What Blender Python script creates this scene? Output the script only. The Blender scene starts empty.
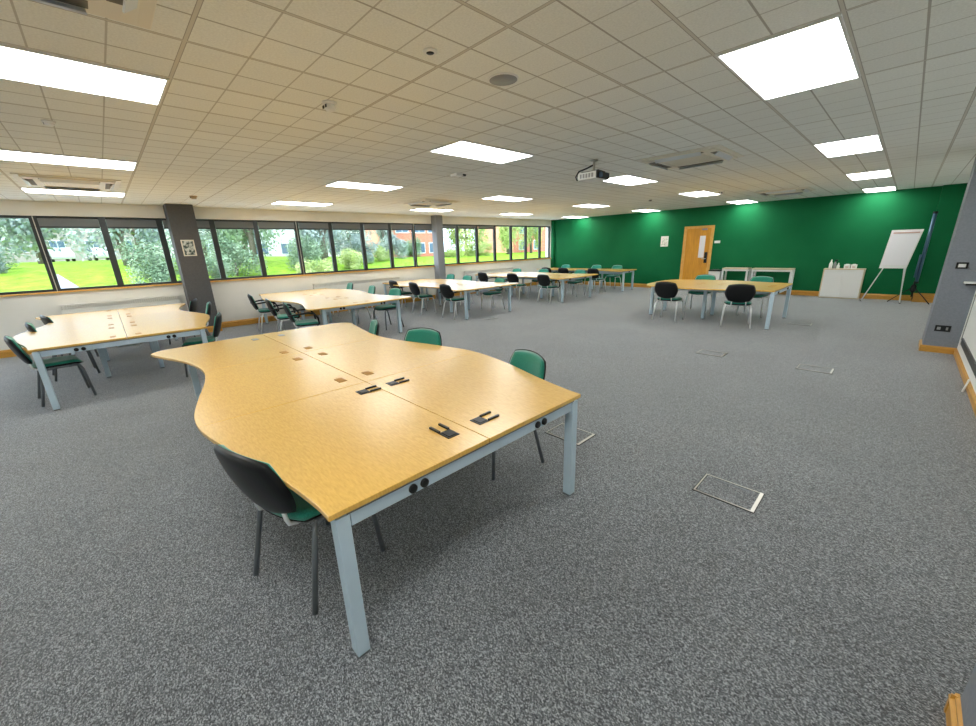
import bpy, bmesh, math, random
from mathutils import Vector, Matrix
random.seed(7)
PI = math.pi
SC = bpy.context.scene
COL = SC.collection

# ------------------------------------------------------------------ materials
def mat(name, color=(.8, .8, .8), rough=.5, metal=0., spec=.5, coat=0., emit=None, estr=0.):
    m = bpy.data.materials.new(name); m.use_nodes = True
    b = m.node_tree.nodes['Principled BSDF']
    b.inputs['Base Color'].default_value = (*color, 1)
    b.inputs['Roughness'].default_value = rough
    b.inputs['Metallic'].default_value = metal
    b.inputs['Specular IOR Level'].default_value = spec
    b.inputs['Coat Weight'].default_value = coat
    if emit:
        b.inputs['Emission Color'].default_value = (*emit, 1)
        b.inputs['Emission Strength'].default_value = estr
    return m

def nodes(m):
    nt = m.node_tree
    return nt, nt.nodes, nt.links, nt.nodes['Principled BSDF']

def noise_color(m, c1, c2, scale, detail=3, lo=.35, hi=.65, stretch=None, bump=0., bdist=.002, distortion=0.):
    nt, N, L, B = nodes(m)
    tc = N.new('ShaderNodeTexCoord'); mp = N.new('ShaderNodeMapping')
    L.new(tc.outputs['Object'], mp.inputs['Vector'])
    if stretch: mp.inputs['Scale'].default_value = stretch
    no = N.new('ShaderNodeTexNoise'); no.inputs['Scale'].default_value = scale
    no.inputs['Detail'].default_value = detail; no.inputs['Distortion'].default_value = distortion
    L.new(mp.outputs['Vector'], no.inputs['Vector'])
    cr = N.new('ShaderNodeValToRGB')
    cr.color_ramp.elements[0].position = lo; cr.color_ramp.elements[0].color = (*c1, 1)
    cr.color_ramp.elements[1].position = hi; cr.color_ramp.elements[1].color = (*c2, 1)
    L.new(no.outputs['Fac'], cr.inputs['Fac']); L.new(cr.outputs['Color'], B.inputs['Base Color'])
    if bump:
        bp = N.new('ShaderNodeBump'); bp.inputs['Strength'].default_value = bump; bp.inputs['Distance'].default_value = bdist
        L.new(no.outputs['Fac'], bp.inputs['Height']); L.new(bp.outputs['Normal'], B.inputs['Normal'])
    return cr

M = {}
# carpet: loop pile speckle
M['carpet'] = mat('carpet', (.1, .1, .1), .95, spec=.1)
def build_carpet():
    nt, N, L, B = nodes(M['carpet'])
    tc = N.new('ShaderNodeTexCoord'); mp = N.new('ShaderNodeMapping')
    mp.inputs['Scale'].default_value = (1, 1.5, 1); mp.inputs['Rotation'].default_value = (0, 0, .6)
    L.new(tc.outputs['Object'], mp.inputs['Vector'])
    vo = N.new('ShaderNodeTexVoronoi'); vo.inputs['Scale'].default_value = 185
    n1 = N.new('ShaderNodeTexNoise'); n1.inputs['Scale'].default_value = 60; n1.inputs['Detail'].default_value = 3
    n2 = N.new('ShaderNodeTexNoise'); n2.inputs['Scale'].default_value = 1.1; n2.inputs['Detail'].default_value = 3
    L.new(mp.outputs['Vector'], vo.inputs['Vector']); L.new(mp.outputs['Vector'], n1.inputs['Vector']); L.new(tc.outputs['Object'], n2.inputs['Vector'])
    sp = N.new('ShaderNodeSeparateColor'); L.new(vo.outputs['Color'], sp.inputs[0])
    av = N.new('ShaderNodeMix'); av.data_type = 'FLOAT'; av.inputs[0].default_value = .35
    L.new(sp.outputs[0], av.inputs[2]); L.new(n1.outputs['Fac'], av.inputs[3])
    r1 = N.new('ShaderNodeValToRGB'); e = r1.color_ramp.elements
    e[0].position = .12; e[0].color = (.034, .039, .044, 1); e[1].position = .88; e[1].color = (.46, .49, .52, 1)
    e2 = e.new(.55); e2.color = (.155, .168, .182, 1)
    r2 = N.new('ShaderNodeValToRGB'); e = r2.color_ramp.elements
    e[0].position = .3; e[0].color = (.9, .9, .9, 1); e[1].position = .7; e[1].color = (1.06, 1.06, 1.06, 1)
    mx = N.new('ShaderNodeMix'); mx.data_type = 'RGBA'; mx.blend_type = 'MULTIPLY'; mx.inputs[0].default_value = 1
    L.new(av.outputs[0], r1.inputs['Fac']); L.new(n2.outputs['Fac'], r2.inputs['Fac'])
    L.new(r1.outputs['Color'], mx.inputs[6]); L.new(r2.outputs['Color'], mx.inputs[7])
    L.new(mx.outputs[2], B.inputs['Base Color'])
    B.inputs['Sheen Weight'].default_value = .45; B.inputs['Sheen Roughness'].default_value = .45
    bp = N.new('ShaderNodeBump'); bp.inputs['Strength'].default_value = .3; bp.inputs['Distance'].default_value = .003
    L.new(av.outputs[0], bp.inputs['Height']); L.new(bp.outputs['Normal'], B.inputs['Normal'])
build_carpet()

# ceiling grid constants (metres)
GX, PX = -0.43, .582       # a tee runs along y at every x = GX - k*PX
GY, PY = -0.6145, 1.1727   # a tee runs along x at every y = GY + k*PY
M['ceiling'] = mat('ceiling_tile', (.72, .70, .63), .9, spec=.15)
def build_ceiling():
    nt, N, L, B = nodes(M['ceiling'])
    tc = N.new('ShaderNodeTexCoord'); sp = N.new('ShaderNodeSeparateXYZ'); L.new(tc.outputs['Object'], sp.inputs[0])
    def mth(op, a, b=None):
        n = N.new('ShaderNodeMath'); n.operation = op
        for i, v in enumerate((a, b)):
            if v is None: continue
            if isinstance(v, (int, float)): n.inputs[i].default_value = v
            else: L.new(v, n.inputs[i])
        return n.outputs[0]
    def line(sock, origin, pitch, half):       # 1 inside a line of half width `half`
        u = mth('DIVIDE', mth('SUBTRACT', sock, origin), pitch)
        d = mth('MULTIPLY', mth('ABSOLUTE', mth('SUBTRACT', u, mth('ROUND', u))), pitch)
        return mth('LESS_THAN', d, half), mth('FLOOR', u)
    tx, cx = line(sp.outputs['X'], GX, PX, .0075); ty, cy = line(sp.outputs['Y'], GY, PY, .008)
    sx, qx = line(sp.outputs['X'], GX + PX/2, PX, .0055); sy, qy = line(sp.outputs['Y'], GY, PY/4, .0045)
    ex, _ = line(sp.outputs['X'], GX, PX, .0115)    # dark reveal beside the tee
    ey, _ = line(sp.outputs['Y'], GY, PY, .0115)
    tee = mth('MAXIMUM', tx, ty); score = mth('MAXIMUM', sx, mth('MULTIPLY', sy, .75)); edge = mth('MAXIMUM', ex, ey)
    cb = N.new('ShaderNodeCombineXYZ'); L.new(cx, cb.inputs[0]); L.new(cy, cb.inputs[1])
    wn = N.new('ShaderNodeTexWhiteNoise'); L.new(cb.outputs[0], wn.inputs['Vector'])
    no = N.new('ShaderNodeTexNoise'); no.inputs['Scale'].default_value = 90; no.inputs['Detail'].default_value = 3
    L.new(tc.outputs['Object'], no.inputs['Vector'])
    v = mth('ADD', mth('MULTIPLY', wn.outputs['Value'], .06), mth('MULTIPLY', no.outputs['Fac'], .30))
    v = mth('ADD', v, .80)
    base = N.new('ShaderNodeMix'); base.data_type = 'RGBA'; base.blend_type = 'MULTIPLY'; base.inputs[0].default_value = 1
    base.inputs[6].default_value = (.885, .905, .865, 1)
    cc = N.new('ShaderNodeCombineColor'); [L.new(v, cc.inputs[i]) for i in range(3)]
    L.new(cc.outputs[0], base.inputs[7])
    def mixto(fac, a, col, k):
        m = N.new('ShaderNodeMix'); m.data_type = 'RGBA'
        L.new(mth('MULTIPLY', fac, k), m.inputs[0]); L.new(a, m.inputs[6]); m.inputs[7].default_value = (*col, 1)
        return m.outputs[2]
    c = mixto(score, base.outputs[2], (.36, .34, .29), .75)
    c = mixto(edge, c, (.33, .31, .27), .85)
    c = mixto(tee, c, (.66, .645, .58), 1)
    L.new(c, B.inputs['Base Color'])
    bp = N.new('ShaderNodeBump'); bp.inputs['Strength'].default_value = .25; bp.inputs['Distance'].default_value = .002
    L.new(no.outputs['Fac'], bp.inputs['Height']); L.new(bp.outputs['Normal'], B.inputs['Normal'])
build_ceiling()

M['oak_top'] = mat('oak_laminate', (.75, .45, .15), .42, spec=.5, coat=1.0)
M['oak_top'].node_tree.nodes['Principled BSDF'].inputs['Coat Roughness'].default_value = .27
M['oak_top'].node_tree.nodes['Principled BSDF'].inputs['Coat IOR'].default_value = 1.75
noise_color(M['oak_top'], (.72, .405, .062), (.85, .53, .105), 38, 4, .3, .7, (.6, 3, 1), distortion=.4)
M['oak_edge'] = mat('pale_oak_edge', (.68, .58, .40), .4)
M['skirting'] = mat('oak_skirting', (.5, .26, .05), .35)
noise_color(M['skirting'], (.52, .26, .04), (.66, .35, .07), 14, 4, .3, .7, (1, 1, 6), distortion=.3)
M['door_wood'] = mat('oak_door', (.6, .3, .05), .4)
noise_color(M['door_wood'], (.58, .24, .012), (.76, .35, .02), 5, 5, .3, .7, (3, 1, .35), distortion=1.)
M['door_frame'] = mat('oak_frame', (.72, .42, .12), .4)
noise_color(M['door_frame'], (.68, .35, .07), (.78, .44, .10), 9, 3, .3, .7, (2, 1, 1))
M['green_wall'] = mat('green_paint', (.006, .15, .06), .6, spec=.12)
noise_color(M['green_wall'], (.005, .130, .044), (.008, .148, .052), 1.2, 4)
M['cream_wall'] = mat('cream_paint', (.80, .76, .68), .8, spec=.2)
noise_color(M['cream_wall'], (.775, .77, .725), (.815, .81, .77), 2.0, 3)
M['white_wall'] = mat('white_paint', (.85, .85, .83), .7, spec=.2)
noise_color(M['white_wall'], (.83, .83, .81), (.87, .87, .85), 3.0, 3)
M['grey_pier'] = mat('grey_paint', (.18, .19, .205), .6, spec=.3)
noise_color(M['grey_pier'], (.215, .235, .27), (.245, .265, .30), 60, 3)
M['dark_pier'] = mat('dark_grey_paint', (.09, .09, .095), .6, spec=.3)
noise_color(M['dark_pier'], (.085, .085, .09), (.098, .098, .103), 40, 3)
M['frame_metal'] = mat('pale_blue_grey_powder_coat', (.53, .67, .78), .35, .05)
M['dark_metal'] = mat('dark_oval_steel', (.17, .19, .21), .35, .4)
M['chrome'] = mat('satin_chrome', (.86, .88, .90), .34, .4)
M['black_plastic'] = mat('black_plastic', (.008, .009, .010), .36, spec=.32)
M['grey_plastic'] = mat('grey_plastic', (.3, .3, .3), .45)
M['brown_plastic'] = mat('brown_plastic', (.42, .22, .06), .75, spec=.2)
M['white_plastic'] = mat('white_plastic', (.82, .82, .80), .4)
M['white_metal'] = mat('white_metal', (.78, .79, .78), .4)
M['teal'] = mat('green_upholstery', (.01, .17, .12), .85, spec=.25)
noise_color(M['teal'], (.012, .21, .15), (.025, .29, .215), 160, 3, bump=.3, bdist=.001)
M['teal'].node_tree.nodes['Principled BSDF'].inputs['Sheen Weight'].default_value = .5
M['win_frame'] = mat('dark_window_frame', (.022, .028, .032), .4)
M['silver'] = mat('brushed_aluminium', (.55, .54, .50), .35, .8)
M['panel_light'] = mat('panel_light', (1, .98, .9), .5, emit=(1.0, .995, .95), estr=14.8)
M['paper'] = mat('paper', (.84, .83, .86), .8)
M['notice'] = mat('notice_print', (.3, .33, .33), .7)
noise_color(M['notice'], (.04, .07, .06), (.6, .62, .58), 16, 2, .42, .58)
M['pale_notice'] = mat('pale_notice_print', (.7, .7, .62), .7)
noise_color(M['pale_notice'], (.35, .36, .30), (.74, .73, .66), 22, 2, .35, .5)
M['notice_frame'] = mat('notice_frame', (.72, .68, .58), .5)
M['blue_tube'] = mat('blue_grey_tube', (.06, .13, .2), .35, .3)
M['brown_bump'] = mat('beige_plastic', (.45, .36, .24), .5)
M['ac_beige'] = mat('ac_beige', (.80, .77, .68), .5)
M['ac_dark'] = mat('ac_dark', (.16, .15, .12), .7)
M['blade'] = mat('ac_blade', (.68, .72, .76), .4)
M['pink'] = mat('binder_strip', (.62, .42, .36), .6)
# glass: clear pane with a little mirror reflection
def glass_mat():
    m = bpy.data.materials.new('window_glass'); m.use_nodes = True
    nt = m.node_tree; N, L = nt.nodes, nt.links; N.clear()
    o = N.new('ShaderNodeOutputMaterial'); t = N.new('ShaderNodeBsdfTransparent'); g = N.new('ShaderNodeBsdfGlossy')
    t.inputs['Color'].default_value = (.93, .97, .96, 1); g.inputs['Roughness'].default_value = .02
    ge = N.new('ShaderNodeNewGeometry'); dt = N.new('ShaderNodeVectorMath'); dt.operation = 'DOT_PRODUCT'
    L.new(ge.outputs['Normal'], dt.inputs[0]); L.new(ge.outputs['Incoming'], dt.inputs[1])
    def mth(op, a, b):
        n = N.new('ShaderNodeMath'); n.operation = op
        for i, v in enumerate((a, b)):
            if isinstance(v, (int, float)): n.inputs[i].default_value = v
            else: L.new(v, n.inputs[i])
        return n.outputs[0]
    ab = mth('ABSOLUTE', dt.outputs['Value'], 0); f5 = mth('POWER', mth('SUBTRACT', 1.0, ab), 5.0)
    f = mth('ADD', mth('MULTIPLY', f5, .94), .04)
    x = N.new('ShaderNodeMixShader')
    L.new(f, x.inputs[0]); L.new(t.outputs[0], x.inputs[1]); L.new(g.outputs[0], x.inputs[2]); L.new(x.outputs[0], o.inputs[0])
    return m
M['glass'] = glass_mat()
def blind_mat():
    m = bpy.data.materials.new('mesh_blind'); m.use_nodes = True
    nt = m.node_tree; N, L = nt.nodes, nt.links; N.clear()
    o = N.new('ShaderNodeOutputMaterial'); t = N.new('ShaderNodeBsdfTransparent'); g = N.new('ShaderNodeBsdfDiffuse')
    g.inputs['Color'].default_value = (.20, .21, .22, 1)
    x = N.new('ShaderNodeMixShader'); x.inputs[0].default_value = .86
    L.new(t.outputs[0], x.inputs[1]); L.new(g.outputs[0], x.inputs[2]); L.new(x.outputs[0], o.inputs[0])
    return m
M['blind'] = blind_mat()
# outdoors
M['grass'] = mat('grass', (.2, .4, .03), .9, spec=.1)
noise_color(M['grass'], (.12, .25, .012), (.28, .43, .035), 2.2, 5, .3, .7)
M['bounce_paving'] = mat('pale_bounce_paving', (.55, .55, .54), .9)  # pale colour for the added ground that bounces daylight indoors
M['tarmac'] = mat('tarmac', (.33, .34, .37), .9)
M['leaf_green'] = mat('leaf_green', (.12, .22, .08), .7); noise_color(M['leaf_green'], (.13, .22, .11), (.30, .40, .24), 1.5, 3)
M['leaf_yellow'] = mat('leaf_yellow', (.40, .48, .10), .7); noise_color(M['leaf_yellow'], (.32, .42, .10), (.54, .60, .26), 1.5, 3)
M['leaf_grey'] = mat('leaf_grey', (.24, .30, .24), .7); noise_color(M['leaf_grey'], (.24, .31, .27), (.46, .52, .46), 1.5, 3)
M['bark'] = mat('bark', (.16, .13, .10), .9)
M['brick'] = mat('red_brick', (.5, .14, .08), .85)
def build_brick():
    nt, N, L, B = nodes(M['brick'])
    tc = N.new('ShaderNodeTexCoord'); mp = N.new('ShaderNodeMapping'); mp.inputs['Rotation'].default_value = (0, PI/2, PI/2)
    b = N.new('ShaderNodeTexBrick'); b.inputs['Scale'].default_value = 4
    b.inputs['Color1'].default_value = (.62, .16, .09, 1); b.inputs['Color2'].default_value = (.72, .23, .13, 1)
    b.inputs['Mortar'].default_value = (.6, .42, .34, 1); b.inputs['Mortar Size'].default_value = .015
    L.new(tc.outputs['Object'], mp.inputs[0]); L.new(mp.outputs[0], b.inputs['Vector']); L.new(b.outputs['Color'], B.inputs['Base Color'])
build_brick()
M['render_white'] = mat('pale_render', (.75, .77, .78), .8)
M['pink_render'] = mat('pinkish_render', (.42, .36, .33), .85)
M['roof_tile'] = mat('roof_tile', (.30, .24, .22), .8)
M['far_glass'] = mat('far_glass', (.10, .16, .24), .15)
M['car_paint'] = mat('car_paint', (.75, .77, .8), .25, .1, coat=.6)

# ------------------------------------------------------------------ mesh helper
class MB:
    def __init__(self): self.v = []; self.f = []; self.smooth = []
    def add(self, vs, fs, smooth=False, mtx=None):
        o = len(self.v)
        self.v += [tuple(mtx @ Vector(p)) if mtx else tuple(p) for p in vs]
        for f in fs: self.f.append([i + o for i in f]); self.smooth.append(smooth)
        return self
    def box(self, x0, x1, y0, y1, z0, z1, mtx=None):
        vs = [(x, y, z) for z in (z0, z1) for y in (y0, y1) for x in (x0, x1)]
        return self.add(vs, [(0, 2, 3, 1), (4, 5, 7, 6), (0, 1, 5, 4), (2, 6, 7, 3), (0, 4, 6, 2), (1, 3, 7, 5)], False, mtx)
    def prism(self, poly, z0, z1, mtx=None):
        n = len(poly)
        vs = [(x, y, z0) for x, y in poly] + [(x, y, z1) for x, y in poly]
        fs = [list(range(n))[::-1], list(range(n, 2*n))] + [(i, (i+1) % n, (i+1) % n + n, i + n) for i in range(n)]
        return self.add(vs, fs, False, mtx)
    def lathe(self, prof, n=16, mtx=None, smooth=True):
        vs = []; fs = []
        for r, z in prof:
            for i in range(n): a = 2*PI*i/n; vs.append((r*math.cos(a), r*math.sin(a), z))
        for k in range(len(prof)-1):
            for i in range(n): fs.append((k*n+i, k*n+(i+1) % n, (k+1)*n+(i+1) % n, (k+1)*n+i))
        fs.append(list(range(n))[::-1]); fs.append([(len(prof)-1)*n+i for i in range(n)])
        return self.add(vs, fs, smooth, mtx)
    def tube(self, path, r, n=10, flat=1.0):
        path = [Vector(p) for p in path]; vs = []; fs = []
        up = None
        for i, p in enumerate(path):
            t = (path[min(i+1, len(path)-1)] - path[max(i-1, 0)]).normalized()
            if up is None: up = Vector((0, 0, 1)) if abs(t.z) < .8 else Vector((1, 0, 0))
            s = t.cross(up).normalized(); up = s.cross(t).normalized()
            rr = r[i] if isinstance(r, (list, tuple)) else r
            for k in range(n):
                a = 2*PI*k/n; vs.append(p + s*math.cos(a)*rr + up*math.sin(a)*rr*flat)
        for i in range(len(path)-1):
            for k in range(n): fs.append((i*n+k, i*n+(k+1) % n, (i+1)*n+(k+1) % n, (i+1)*n+k))
        fs.append(list(range(n))[::-1]); fs.append([(len(path)-1)*n+k for k in range(n)])
        return self.add(vs, fs, True)
    def pad(self, place, th_f, th_b, nu=14, nv=12, k=.55):
        """cushion: place(u,v)->(point, normal); thickness th_f ahead, th_b behind, closed at the rim"""
        top = []; bot = []
        for j in range(nv+1):
            for i in range(nu+1):
                u = -1 + 2*i/nu; v = -1 + 2*j/nv
                uu = u*math.sqrt(1-k*v*v/2); vv = v*math.sqrt(1-k*u*u/2)
                e = max(abs(u), abs(v)); pr = math.sqrt(max(0, 1-e**8))
                p, nrm = place(uu, vv); top.append(p + nrm*th_f*pr); bot.append(p - nrm*th_b*pr)
        W = nu+1; vs = top[:]; idx = {}
        for j in range(nv+1):
            for i in range(W):
                q = j*W+i
                if i in (0, nu) or j in (0, nv): idx[q] = q
                else: idx[q] = len(vs); vs.append(bot[q])
        fs = []
        for j in range(nv):
            for i in range(nu):
                a, b, c, d = j*W+i, j*W+i+1, (j+1)*W+i+1, (j+1)*W+i
                fs.append((a, b, c, d)); fs.append((idx[d], idx[c], idx[b], idx[a]))
        return self.add(vs, fs, True)
    def build(self, name, m, parent=None, loc=None, rz=0):
        me = bpy.data.meshes.new(name); me.from_pydata([tuple(p) for p in self.v], [], self.f)
        bm = bmesh.new(); bm.from_mesh(me); bmesh.ops.recalc_face_normals(bm, faces=bm.faces)
        bm.to_mesh(me); bm.free()
        for p, s in zip(me.polygons, self.smooth): p.use_smooth = s
        me.materials.append(m if not isinstance(m, str) else M[m])
        o = bpy.data.objects.new(name, me); COL.objects.link(o)
        if parent: o.parent = parent
        if loc: o.location = loc
        if rz: o.rotation_euler = (0, 0, rz)
        return o

def bevel(o, w, seg=2):
    b = o.modifiers.new('bevel', 'BEVEL'); b.width = w; b.segments = seg; b.limit_method = 'ANGLE'; b.angle_limit = .6
    return o
def tag(o, label, cat, group=None, kind=None):
    o['label'] = label; o['category'] = cat
    if group: o['group'] = group
    if kind: o['kind'] = kind
    return o
def thing(name, label, cat, loc=(0, 0, 0), rz=0, group=None):
    o = bpy.data.objects.new(name, None); COL.objects.link(o); o.empty_display_size = .1
    o.location = loc; o.rotation_euler = (0, 0, rz)
    return tag(o, label, cat, group)
def struct(o): o['kind'] = 'structure'; return o
KIDS = {}
def kids(o):
    if o.name not in KIDS: KIDS[o.name] = [c for c in bpy.data.objects if c.parent == o]
    return KIDS[o.name]
def copy_tree(o, parent=None):
    c = o.copy(); COL.objects.link(c)
    if parent: c.parent = parent
    for ch in kids(o): copy_tree(ch, c)
    return c

# ------------------------------------------------------------------ room shell
XL, YG, XR, YB, ZC = -11.06, 14.71, .75, -6.2, 2.71
SILL, HEAD = 1.10, 2.46
struct(MB().box(XL-.3, XR+.3, YB-.3, YG+.3, -.12, 0).build('floor', 'carpet'))
struct(MB().box(XL-.3, XR+.3, YB-.3, YG+.3, ZC, ZC+.12).build('ceiling', 'ceiling'))
o = MB(); o.box(XL-.3, XL, YB-.3, YG+.3, 0, SILL-.02); o.box(XL-.3, XL, YB-.3, YG+.3, HEAD, ZC)
o.box(XL-.3, XL, 14.62, YG+.3, SILL-.02, HEAD); o.box(XL-.3, XL, YB-.3, YB, SILL-.02, HEAD)
struct(o.build('wall_left', 'cream_wall'))
struct(MB().box(XL, XR+.3, YG, YG+.3, 0, ZC).build('wall_far', 'green_wall'))
struct(MB().box(XR, XR+.3, YB-.3, YG, 0, ZC).build('wall_right', 'white_wall'))
struct(MB().box(XL, XR, YB-.3, YB, 0, ZC).build('wall_back', 'white_wall'))
# boxed-out corners of the green wall
struct(MB().box(XL, XL+.14, YG-.10, YG, 0, ZC).build('trim_1', 'green_wall'))
struct(MB().box(.33, XR, YG-.2, YG, 0, ZC).build('trim_2', 'green_wall'))
# pillars
def pillar(name, x0, x1, y0, y1, m): return struct(MB().box(x0, x1, y0, y1, 0, ZC).build(name, m))
pillar('trim_3', XL, -10.64, 1.20, 1.66, 'dark_pier')
pillar('trim_4', XL, -10.80, 8.13, 8.40, 'grey_pier')
pillar('trim_5', .42, XR, 8.36, 8.80, 'grey_pier')
pillar('trim_6', .42, XR, 1.38, 1.82, 'grey_pier')
# skirting boards (moulded: board + rounded top bead)
def skirt(name, runs, k_=1.0):
    b = MB()
    prof = [(0, 0), (.016, 0), (.016, .085), (.021, .092), (.021, .106), (.010, .118), (.010, .132), (0, .138)]
    prof = [(p, q*k_) for p, q in prof]
    for (x0, y0), (x1, y1) in runs:      # the room lies to the left of the run direction
        d = Vector((x1-x0, y1-y0, 0)); ln = d.length; d.normalize(); n = Vector((-d.y, d.x, 0))
        m = Matrix(((d.x, n.x, 0, x0), (d.y, n.y, 0, y0), (0, 0, 1, 0), (0, 0, 0, 1)))
        k = len(prof); vs = [(0, a, z) for a, z in prof] + [(ln, a, z) for a, z in prof]
        b.add(vs, [list(range(k)), list(range(k, 2*k))[::-1]] + [(i, (i+1) % k, (i+1) % k+k, i+k) for i in range(k)], False, m)
    return struct(b.build(name, 'skirting'))
skirt('baseboard_left', [((XL, 8.13), (XL, 1.66)), ((XL, 1.20), (XL, YB)), ((XL, YG-.10), (XL, 8.40)),
    ((-10.64, 1.68), (-10.64, 1.18)), ((XL, 1.20), (-10.64, 1.20)), ((-10.64, 1.66), (XL, 1.66)), ((-10.70, 8.58), (-10.70, 8.11)), ((XL, 8.13), (-10.70, 8.13))][:3]
    + [((-10.64, 1.66+.02), (-10.64, 1.20-.02))])
skirt('baseboard_far', [((-5.50, YG), (XL+.14, YG)), ((.33, YG), (-4.50, YG)), ])
skirt('baseboard_corner', [((XR, YG-.2), (.33, YG-.2))], 1.6)
skirt('baseboard_right', [((XR, 1.82), (XR, 8.36)), ((XR, 8.36), (.42-.02, 8.36)), ((.42, 8.36-.02), (.42, 8.80+.02)), ((XR, 8.80), (XR, YG-.2)),
    ((.40, 1.82), (XR, 1.82)), ((.42, 1.38-.02), (.42, 1.82+.02)), ((XR, 1.38), (.40, 1.38)), ((XR, YB), (XR, 1.38))], .66)
# window board
struct(MB().box(XL-.16, XL+.045, YB, 14.62, SILL-.02, SILL+.006).build('trim_7', 'door_frame'))

# windows: one structure per bay, pane as its child
edges = [-6.2, -5.3, -4.38, -3.46, -2.54, -1.62, -.71, .20, 1.08, 2.02, 2.91, 3.86, 4.75, 5.68, 6.59, 7.46, 8.38, 9.28, 10.22, 11.16, 12.08, 13.0, 13.93, 14.62]
XW = XL-.10
z0, z1 = SILL, HEAD
for i in range(len(edges)-1):
    a, b = edges[i], edges[i+1]
    f = MB(); t = .052; dx0, dx1 = XW-.035, XW+.035
    f.box(dx0, dx1, a, a+t, z0, z1); f.box(dx0, dx1, b-t, b, z0, z1)
    f.box(dx0, dx1, a+t, b-t, z0, z0+.05); f.box(dx0, dx1, a+t, b-t, z1-.045, z1)
    w = struct(f.build('window_%d' % (i+1), 'win_frame'))
    MB().box(XW-.004, XW+.004, a+t, b-t, z0+.05, z1-.045).build('pane', 'glass', w)
    if i in (6, 11, 15):       # slim pale cover strip on the paired mullions
        MB().box(dx1, dx1+.006, a-.006, a+.006, z0, z1).build('cover_strip', 'silver', w)
# roller blinds pulled a hand's width down
bl_names = ['first full window left of the dark pillar', 'window beside the dark pillar', 'window right behind the dark pillar', 'first window right of the dark pillar', 'second window right of the dark pillar',
    'third window right of the dark pillar', 'fourth window right of the dark pillar', 'fifth window right of the dark pillar', 'sixth window right of the dark pillar',
    'window left of the far grey pillar', 'first window right of the far grey pillar', 'second window right of the far grey pillar', 'third window right of the far grey pillar']
for k, i in enumerate(range(6, 19)):
    a, b = edges[i]+.055, edges[i+1]-.055
    drop = 2.265 if k < 10 else 2.33
    t = thing('roller_blind', 'charcoal roller blind at top of the ' + bl_names[k], 'blind', (XL-.05, (a+b)/2, HEAD-.06), 0, 'roller blinds along the window wall')
    h = (b-a)/2
    MB().box(-.002, .002, -h, h, drop+.012-(HEAD-.06), .02).build('fabric', 'blind', t)
    MB().lathe([(.016, -h), (.016, h)], 12, Matrix.Rotation(PI/2, 4, 'X')).build('roller', 'win_frame', t, loc=(0, 0, .04))
    MB().box(-.009, .009, -h, h, drop-.014-(HEAD-.06), drop+.014-(HEAD-.06)).build('bottom_bar', 'win_frame', t)

# door with frame
d = MB(); d.box(-5.43, -5.34, YG-.03, YG+.02, 0, 2.12); d.box(-4.58, -4.49, YG-.03, YG+.02, 0, 2.12); d.box(-5.34, -4.58, YG-.03, YG+.02, 2.04, 2.12)
dr = struct(d.build('door_1', 'door_frame'))
MB().box(-5.34, -4.58, YG-.012, YG+.02, .005, 2.04).build('door_leaf', 'door_wood', dr)
vp = MB().box(-4.90, -4.72, YG-.018, YG-.008, 1.09, 1.80).build('vision_panel', 'paper', dr)
f = MB(); f.box(-4.915, -4.90, YG-.022, YG-.008, 1.075, 1.815); f.box(-4.72, -4.705, YG-.022, YG-.008, 1.075, 1.815); f.box(-4.9, -4.72, YG-.022, YG-.008, 1.8, 1.815); f.box(-4.9, -4.72, YG-.022, YG-.008, 1.075, 1.09)
f.build('panel_beading', 'door_wood', vp)
lk = MB().box(-4.70, -4.61, YG-.03, YG-.008, .92, 1.27).build('lock_plate', 'black_plastic', dr)
MB().tube([(-4.655, YG-.03, 1.06), (-4.655, YG-.075, 1.06), (-4.76, YG-.078, 1.06)], .011).build('door_handle', 'silver', lk)
c = MB().box(-4.86, -4.70, YG-.05, YG-.012, 1.98, 2.03).build('door_closer', 'grey_plastic', dr)

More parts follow.
